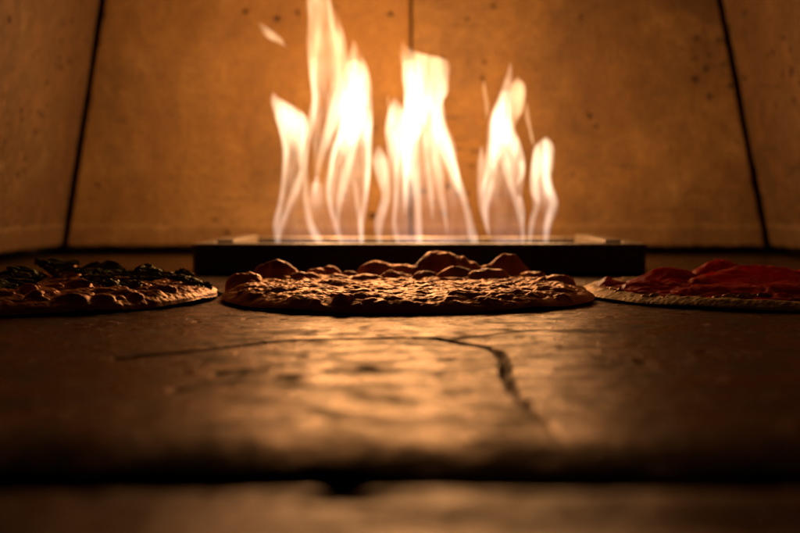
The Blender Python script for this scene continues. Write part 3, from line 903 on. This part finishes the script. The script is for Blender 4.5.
# leaves picked out one by one in the photograph: (px, py, Y, length, width, yaw, pitch, roll, curl)
spec = [(57, 261.5, 1.0, 0.040, 0.022, 0.1, 0.0, 0.5, 0.25, 0), (44, 265, 0.995, 0.026, 0.018, 1.2, 0.9, 0.2, 0.1, 0), (27, 271, 0.94, 0.034, 0.022, 0.4, 0.35, 0.7, 0.2, 0),
        (14, 274, 0.93, 0.032, 0.022, -0.3, 0.1, 0.5, 0.2, 0),  (101, 270, 0.985, 0.048, 0.020, -0.1, 0.0, 0.4, 0.3, 0), (92, 270, 0.95, 0.03, 0.016, 0.5, 0, 0.3, 0.2, 0),
        (127, 272.5, 0.96, 0.040, 0.020, -0.15, 0.2, 0.5, 0.1, 0), (144, 271, 0.955, 0.020, 0.016, -0.5, 0.35, 1.1, 0.1, 0), (152, 270, 0.95, 0.024, 0.018, 0.3, 0.25, 0.9, 0.25, 1), (166, 273, 0.945, 0.026, 0.014, -0.2, 0.1, 0.4, 0.2, 0),
        (183, 275, 0.94, 0.019, 0.012, 0.3, 0.0, 0.8, 0.4, 1), (182, 276, 0.93, 0.026, 0.013, -0.2, 0.25, 0.4, 0.2, 0), (196, 280, 0.92, 0.020, 0.012, -0.4, 0.35, 0.4, 0.2, 0), (205, 285, 0.915, 0.014, 0.010, -0.5, 0.5, 0.3, 0.1, 1),
        (118, 284, 0.865, 0.026, 0.020, 0.6, 0.2, 0.9, 0.2, 0), (130, 283, 0.87, 0.022, 0.016, -0.5, 0.2, 0.7, 0.25, 1),  
        (88, 281, 0.88, 0.030, 0.014, -0.4, 0, 0.4, 0.2, 0),  (4, 280, 0.88, 0.034, 0.018, 0.1, 0.1, 0.5, 0.2, 0), (18, 281, 0.87, 0.03, 0.017, 0.3, 0.1, 0.6, 0.2, 0),
(75, 271, 0.95, 0.034, 0.014, 0.1, 0, 0.3, 0.1, 0), (146, 276, 0.91, 0.026, 0.010, 0.1, 0.05, 0.3, 0.1, 0), (98, 275, 0.92, 0.03, 0.014, 0.2, 0, 0.3, 0.2, 0)]
for i, (px, py, Y_, ln, wd, yw, pt, rl, cu, mm) in enumerate(spec):
    p = at(px, py, Y_) - LCN
    leaf(pl, p - Vector((0, 0, 0.0012)), ln, wd, yw, pt * 0.7, rl * 0.65, cu * 0.8, LEAF2 if mm else LEAF, 20 + i)
for i in range(6):      # leaves over the part cut off and the far half
    a = lr.uniform(0, 2 * math.pi); r_ = 0.13 * math.sqrt(lr.random())
    x_, y_ = r_ * math.cos(a), r_ * math.sin(a)
    if x_ > 0.02 and y_ < 0.06: continue
    leaf(pl, (x_, y_, surf(left_top, x_, y_) + 0.003), lr.uniform(0.022, 0.04), lr.uniform(0.014, 0.022), lr.uniform(0, 6.28), lr.uniform(-0.2, 0.3), lr.uniform(-0.3, 0.6), lr.uniform(0.1, 0.3), LEAF, 100 + i)

# --- right: pale rimmed pizza with draped slices of cured ham
RC = Vector((0.3165, 0.951, 0.0))
R_DOUGH = mat_bake('pale_floury_rim', (0.60, 0.40, 0.20), (0.70, 0.50, 0.28), (0.42, 0.23, 0.09), (0.12, 0.05, 0.02), (0.5, 0.7), spec=0.35)
rsmall = dome_scatter(90, 0.158, 0.004, 0.010, 0.0003, 0.0014, 0.0062, 35)


def right_top(x, y, rn, ed):
    t = 0.0044 + 0.0007 * fbm(x * 30, y * 30, 261, 3)
    rim = np.exp(-((ed - 0.013) / 0.011) ** 2) * (0.0036 + 0.0010 * noise(x * 22, y * 22, 262))
    z = t + rim + 0.0005 * fbm(x * 60, y * 60, 263, 3)
    z, d1 = bubbles_field(x, y, z, rsmall, 500)
    edge = np.sqrt(np.clip(1 - ((0.014 - np.minimum(ed, 0.014)) / 0.014) ** 2, 0, 1))
    lift = 0.0022 + 0.0012 * noise(x * 14, y * 14, 266)
    zz = lift + (z - lift) * edge ** 0.9
    th = np.arctan2(y, x)
    zz = zz + 0.00022 * noise(th * 38, ed * 60, 3) * np.exp(-((ed - 0.009) / 0.008) ** 2) + 0.0003 * fbm(x * 240, y * 240, 270, 3)
    n1 = fbm(x * 40, y * 40, 281, 3)
    return zz, {'char': np.clip(smooth(0.55, 0.9, n1) * 0.5, 0, 1), 'tint': np.clip(0.15 + 0.5 * n1 + 0.8 * smooth(0.03, 0.045, ed), 0, 1)}


pr = thing('pizza', 'pale rimmed pizza with red ham slices draped on it, cut off by the right edge', 'pizza', RC, 'pizzas baking on the hearth floor')
polar_solid('crust', outline(0.160, 33, 0.012), 260, 1200, right_top, flat_bottom, R_DOUGH, pr)


def mat_ham():
    t = NT('cured_ham')
    v = t.coord()
    a = t.noise(v, 26, 5, 0.6, 0.5); f = t.noise(v, 260, 5, 0.7)
    col = t.ramp(a, [(0.3, (0.46, 0.022, 0.012)), (0.55, (0.64, 0.045, 0.02)), (0.72, (0.74, 0.11, 0.045))])
    mar = t.noise(t.coord((1, 2.2, 1)), 38, 4, 0.6, 1.6)
    mar = t.ramp(t.math('ABSOLUTE', t.math('SUBTRACT', mar, 0.5)), [(0.0, 0.45), (0.022, 0.0)])
    col = t.mix(mar, col, (0.62, 0.20, 0.10))
    col = t.mix(t.attr('fat'), col, (0.66, 0.34, 0.17))
    b = t.n('BsdfPrincipled')
    t.l(col, b.inputs['Base Color']); t.l(t.ramp(f, [(0.3, 0.52), (0.7, 0.34)]), b.inputs['Roughness']); b.inputs['Specular IOR Level'].default_value = 0.32; b.inputs['Specular Tint'].default_value = (1, 0.6, 0.35, 1)
    t.l(t.bump(t.math('ADD', f, t.math('MULTIPLY', a, 0.6)), 0.4, 0.0009), b.inputs['Normal'])
    tr = t.n('BsdfTranslucent', ins={'Color': (0.92, 0.06, 0.02, 1)})
    mx = t.n('MixShader', ins={0: 0.5})
    t.l(b.outputs[0], mx.inputs[1]); t.l(tr.outputs[0], mx.inputs[2])
    t.l(mx.outputs[0], t.out.inputs['Surface'])
    return t.mat


HAM = mat_ham()
FAT = mat_simple('ham_fat_edge', (0.62, 0.36, 0.2), 0.4, bump=0.0006, bscale=200)


def ham(cx_, cy_, a, b, rot, ridges, z0, seed, name='ham_slice', droop=0.006, wob=0.0025):
    """a thin soft slice laid over the topping; ridges: (x, y, dir, length, width, height) of its folds, local to the pizza"""
    cr, sr = math.cos(rot), math.sin(rot)

    def outl(th):
        r = a * b / np.sqrt((b * np.cos(th)) ** 2 + (a * np.sin(th)) ** 2)
        return r * (1 + 0.09 * noise(np.cos(th) * 1.6, np.sin(th) * 1.6, seed) + 0.035 * noise(np.cos(th) * 6, np.sin(th) * 6, seed + 1))

    def hgt_(x, y, rn):
        wx = cx_ + cr * x - sr * y; wy = cy_ + sr * x + cr * y
        z = z0 - 0.0022 + wob * fbm(wx * 26, wy * 26, seed + 2, 3) - droop * rn ** 3 + 0.0032 * rn ** 6 * np.clip(noise(wx * 30, wy * 30, seed + 11) + 0.2, 0, 1)
        for (fx, fy, dr, ln, wd, h) in ridges:
            c_, s_ = math.cos(dr), math.sin(dr)
            p = (wx - fx) * c_ + (wy - fy) * s_; q = -(wx - fx) * s_ + (wy - fy) * c_
            q = q + 0.004 * noise(wx * 40, wy * 40, seed + 7)
            z = z + h * np.exp(-(p / ln) ** 2) * np.exp(-np.abs(q / wd) ** 1.6)
        fold = np.abs(fbm(wx * 34 + 0.4 * noise(wx * 60, wy * 60, seed), wy * 62, seed + 21, 2))
        z = z + 0.0030 * (0.28 - np.minimum(fold, 0.5)) + 0.0006 * noise(wx * 130, wy * 130, seed + 5)
        rr = np.hypot(wx, wy)
        return np.maximum(z, np.where(rr < 0.14, 0.0064, 0.0088))

    th = 0.0013
    o = polar_solid(name, outl, 70, 220, lambda x, y, rn, ed: (hgt_(x, y, rn) + th * 0.5 * np.sqrt(np.clip(1 - rn ** 12, 0, 1)), {'fat': smooth(0.004, 0.0015, ed) * smooth(-0.2, 0.3, noise(x * 40, y * 40, seed + 8)) * (seed != 305)}),
                    lambda x, y, rn, ed: hgt_(x, y, rn) - th * 0.5 * np.sqrt(np.clip(1 - rn ** 12, 0, 1)), HAM, pr, rpow=0.8)
    # place: local disc coordinates rotated onto the pizza
    o.location = (cx_, cy_, 0); o.rotation_euler = (0, 0, rot)
    return o


def rl(px, py, Y_):
    p = at(px, py, Y_) - RC
    return p


# far hump, tallest hump, left scrap, front drapes
q = rl(668, 265, 1.0);  ham(q.x + 0.002, q.y, 0.042, 0.036, 0.1, [(q.x, q.y, 0.05, 0.028, 0.014, q.z - 0.010)], 0.0105, 301)
q = rl(722, 259.5, 1.02); ham(q.x, q.y - 0.004, 0.05, 0.042, -0.1, [(q.x, q.y, -0.05, 0.030, 0.016, q.z - 0.011)], 0.011, 302)
q = rl(762, 264.5, 0.965); ham(q.x + 0.010, q.y - 0.046, 0.088, 0.053, 0.10, [(q.x - 0.010, q.y + 0.002, 0.22, 0.045, 0.024, q.z - 0.0145), (q.x + 0.055, q.y - 0.012, -0.25, 0.04, 0.016, 0.009), (q.x - 0.05, q.y - 0.022, 0.5, 0.03, 0.010, 0.004), (q.x + 0.03, q.y - 0.05, -0.1, 0.05, 0.007, 0.004)], 0.013, 303, droop=0.001)
q = rl(664, 281, 0.92); ham(q.x, q.y, 0.043, 0.043, 0.3, [(q.x + 0.005, q.y + 0.012, 0.3, 0.03, 0.012, 0.004)], 0.0125, 304, droop=0.004)
q = rl(622, 280, 0.945); ham(q.x, q.y, 0.022, 0.026, 0.2, [(q.x - 0.012, q.y + 0.005, 1.2, 0.02, 0.007, 0.006)], 0.0118, 305, droop=0.002)
q = rl(770, 286, 0.86); ham(q.x, q.y + 0.004, 0.075, 0.04, -0.08, [(q.x + 0.02, q.y - 0.006, -0.15, 0.05, 0.009, 0.0055), (q.x - 0.04, q.y + 0.01, 0.3, 0.03, 0.010, 0.004)], 0.0115, 306, droop=0.003)
ham(0.06, 0.06, 0.06, 0.05, 0.8, [(0.06, 0.06, 0.5, 0.04, 0.015, 0.006)], 0.0135, 307)
ham(0.08, -0.03, 0.06, 0.05, 1.9, [(0.08, -0.03, 0.4, 0.04, 0.012, 0.006)], 0.012, 308)

# baked cheese showing between ham and rim
CHEESE = mat_bake('melted_cheese', (0.62, 0.30, 0.10), (0.74, 0.46, 0.2), (0.4, 0.12, 0.04), (0.1, 0.03, 0.01), (0.25, 0.45))
for i, (px, py, Y_, sx, sy, sz) in enumerate([(609, 290, 0.925, 0.006, 0.006, 0.004), (622, 293, 0.90, 0.007, 0.006, 0.004), (634, 287, 0.93, 0.010, 0.007, 0.004), (652, 298, 0.865, 0.008, 0.005, 0.003), (672, 299, 0.855, 0.010, 0.006, 0.003),
                                           (700, 300, 0.84, 0.010, 0.005, 0.003), (726, 298, 0.835, 0.010, 0.007, 0.005), (745, 297, 0.84, 0.013, 0.007, 0.005), (764, 298, 0.838, 0.011, 0.006, 0.0045), (688, 300, 0.845, 0.008, 0.004, 0.0025)]):
    p = rl(px, py, Y_)
    sd = 900 + i

    def ctop(x, y, rn, ed, sd=sd, sz=sz):
        z = sz * np.sqrt(np.clip(1 - rn ** 2, 0, 1)) * (1 + 0.5 * fbm(x * 140, y * 140, sd, 3))
        return z, {'char': np.clip(fbm(x * 90, y * 90, sd, 2) - 0.3, 0, 1), 'tint': np.clip(0.3 + fbm(x * 60, y * 60, sd + 4, 2), 0, 1)}
    o = polar_solid('cheese_patch', lambda th, sx=sx, sd=sd: sx * (1 + 0.3 * noise(np.cos(th) * 1.8, np.sin(th) * 1.8, sd)), 24, 60, ctop, lambda x, y, rn, ed: x * 0 - 0.003, CHEESE, pr)
    o.scale = (1, sy / sx, 1); o.location = (p.x, p.y, max(p.z - sz, 0.0052))

# ------------------------------------------------------------------ scraps on the floor
p = on_floor(216, 297)
s_ = leaf(None, (p.x, p.y, 0.0035), 0.013, 0.008, 0.4, 0.2, 0.5, 0.2, LEAF, 55, 'leaf_scrap')
tag(s_, 'dark curled leaf scrap on the floor between the leafy and the golden pizza', 'leaf scrap')
p = on_floor(572, 302)
s_ = leaf(None, (p.x, p.y, 0.0022), 0.016, 0.006, -0.1, 0.05, 0.2, 0.15, mat_simple('burnt_crumb', (0.10, 0.05, 0.02), 0.6, bump=0.0008, bscale=300), 57, 'crust_crumb')
tag(s_, 'burnt crust flake on the floor between the golden and the ham pizza', 'crumb')

# ------------------------------------------------------------------ world, camera, render
w = bpy.data.worlds.new('World'); S.world = w; w.use_nodes = True
bg = w.node_tree.nodes['Background']; bg.inputs[0].default_value = (1.0, 0.40, 0.12, 1); bg.inputs[1].default_value = 0.007

cd = bpy.data.cameras.new('camera'); cam = bpy.data.objects.new('camera', cd); C.objects.link(cam)
cam.location = (0, 0, CAM_Z); cam.rotation_euler = (math.pi / 2 - PITCH, 0, 0)
cd.lens = 50; cd.sensor_width = 36; cd.clip_start = 0.01; cd.clip_end = 50
cd.dof.use_dof = True; cd.dof.focus_distance = 0.83; cd.dof.aperture_fstop = 5.0; cd.dof.aperture_blades = 9
S.camera = cam
S.render.engine = 'CYCLES'
S.cycles.use_denoising = True
S.cycles.transparent_max_bounces = 96
S.cycles.max_bounces = 10; S.cycles.diffuse_bounces = 5; S.cycles.glossy_bounces = 4; S.cycles.volume_bounces = 0
S.cycles.sample_clamp_indirect = 6.0
S.view_settings.view_transform = 'Standard'; S.view_settings.look = 'None'; S.view_settings.exposure = 0.0; S.view_settings.gamma = 1.0
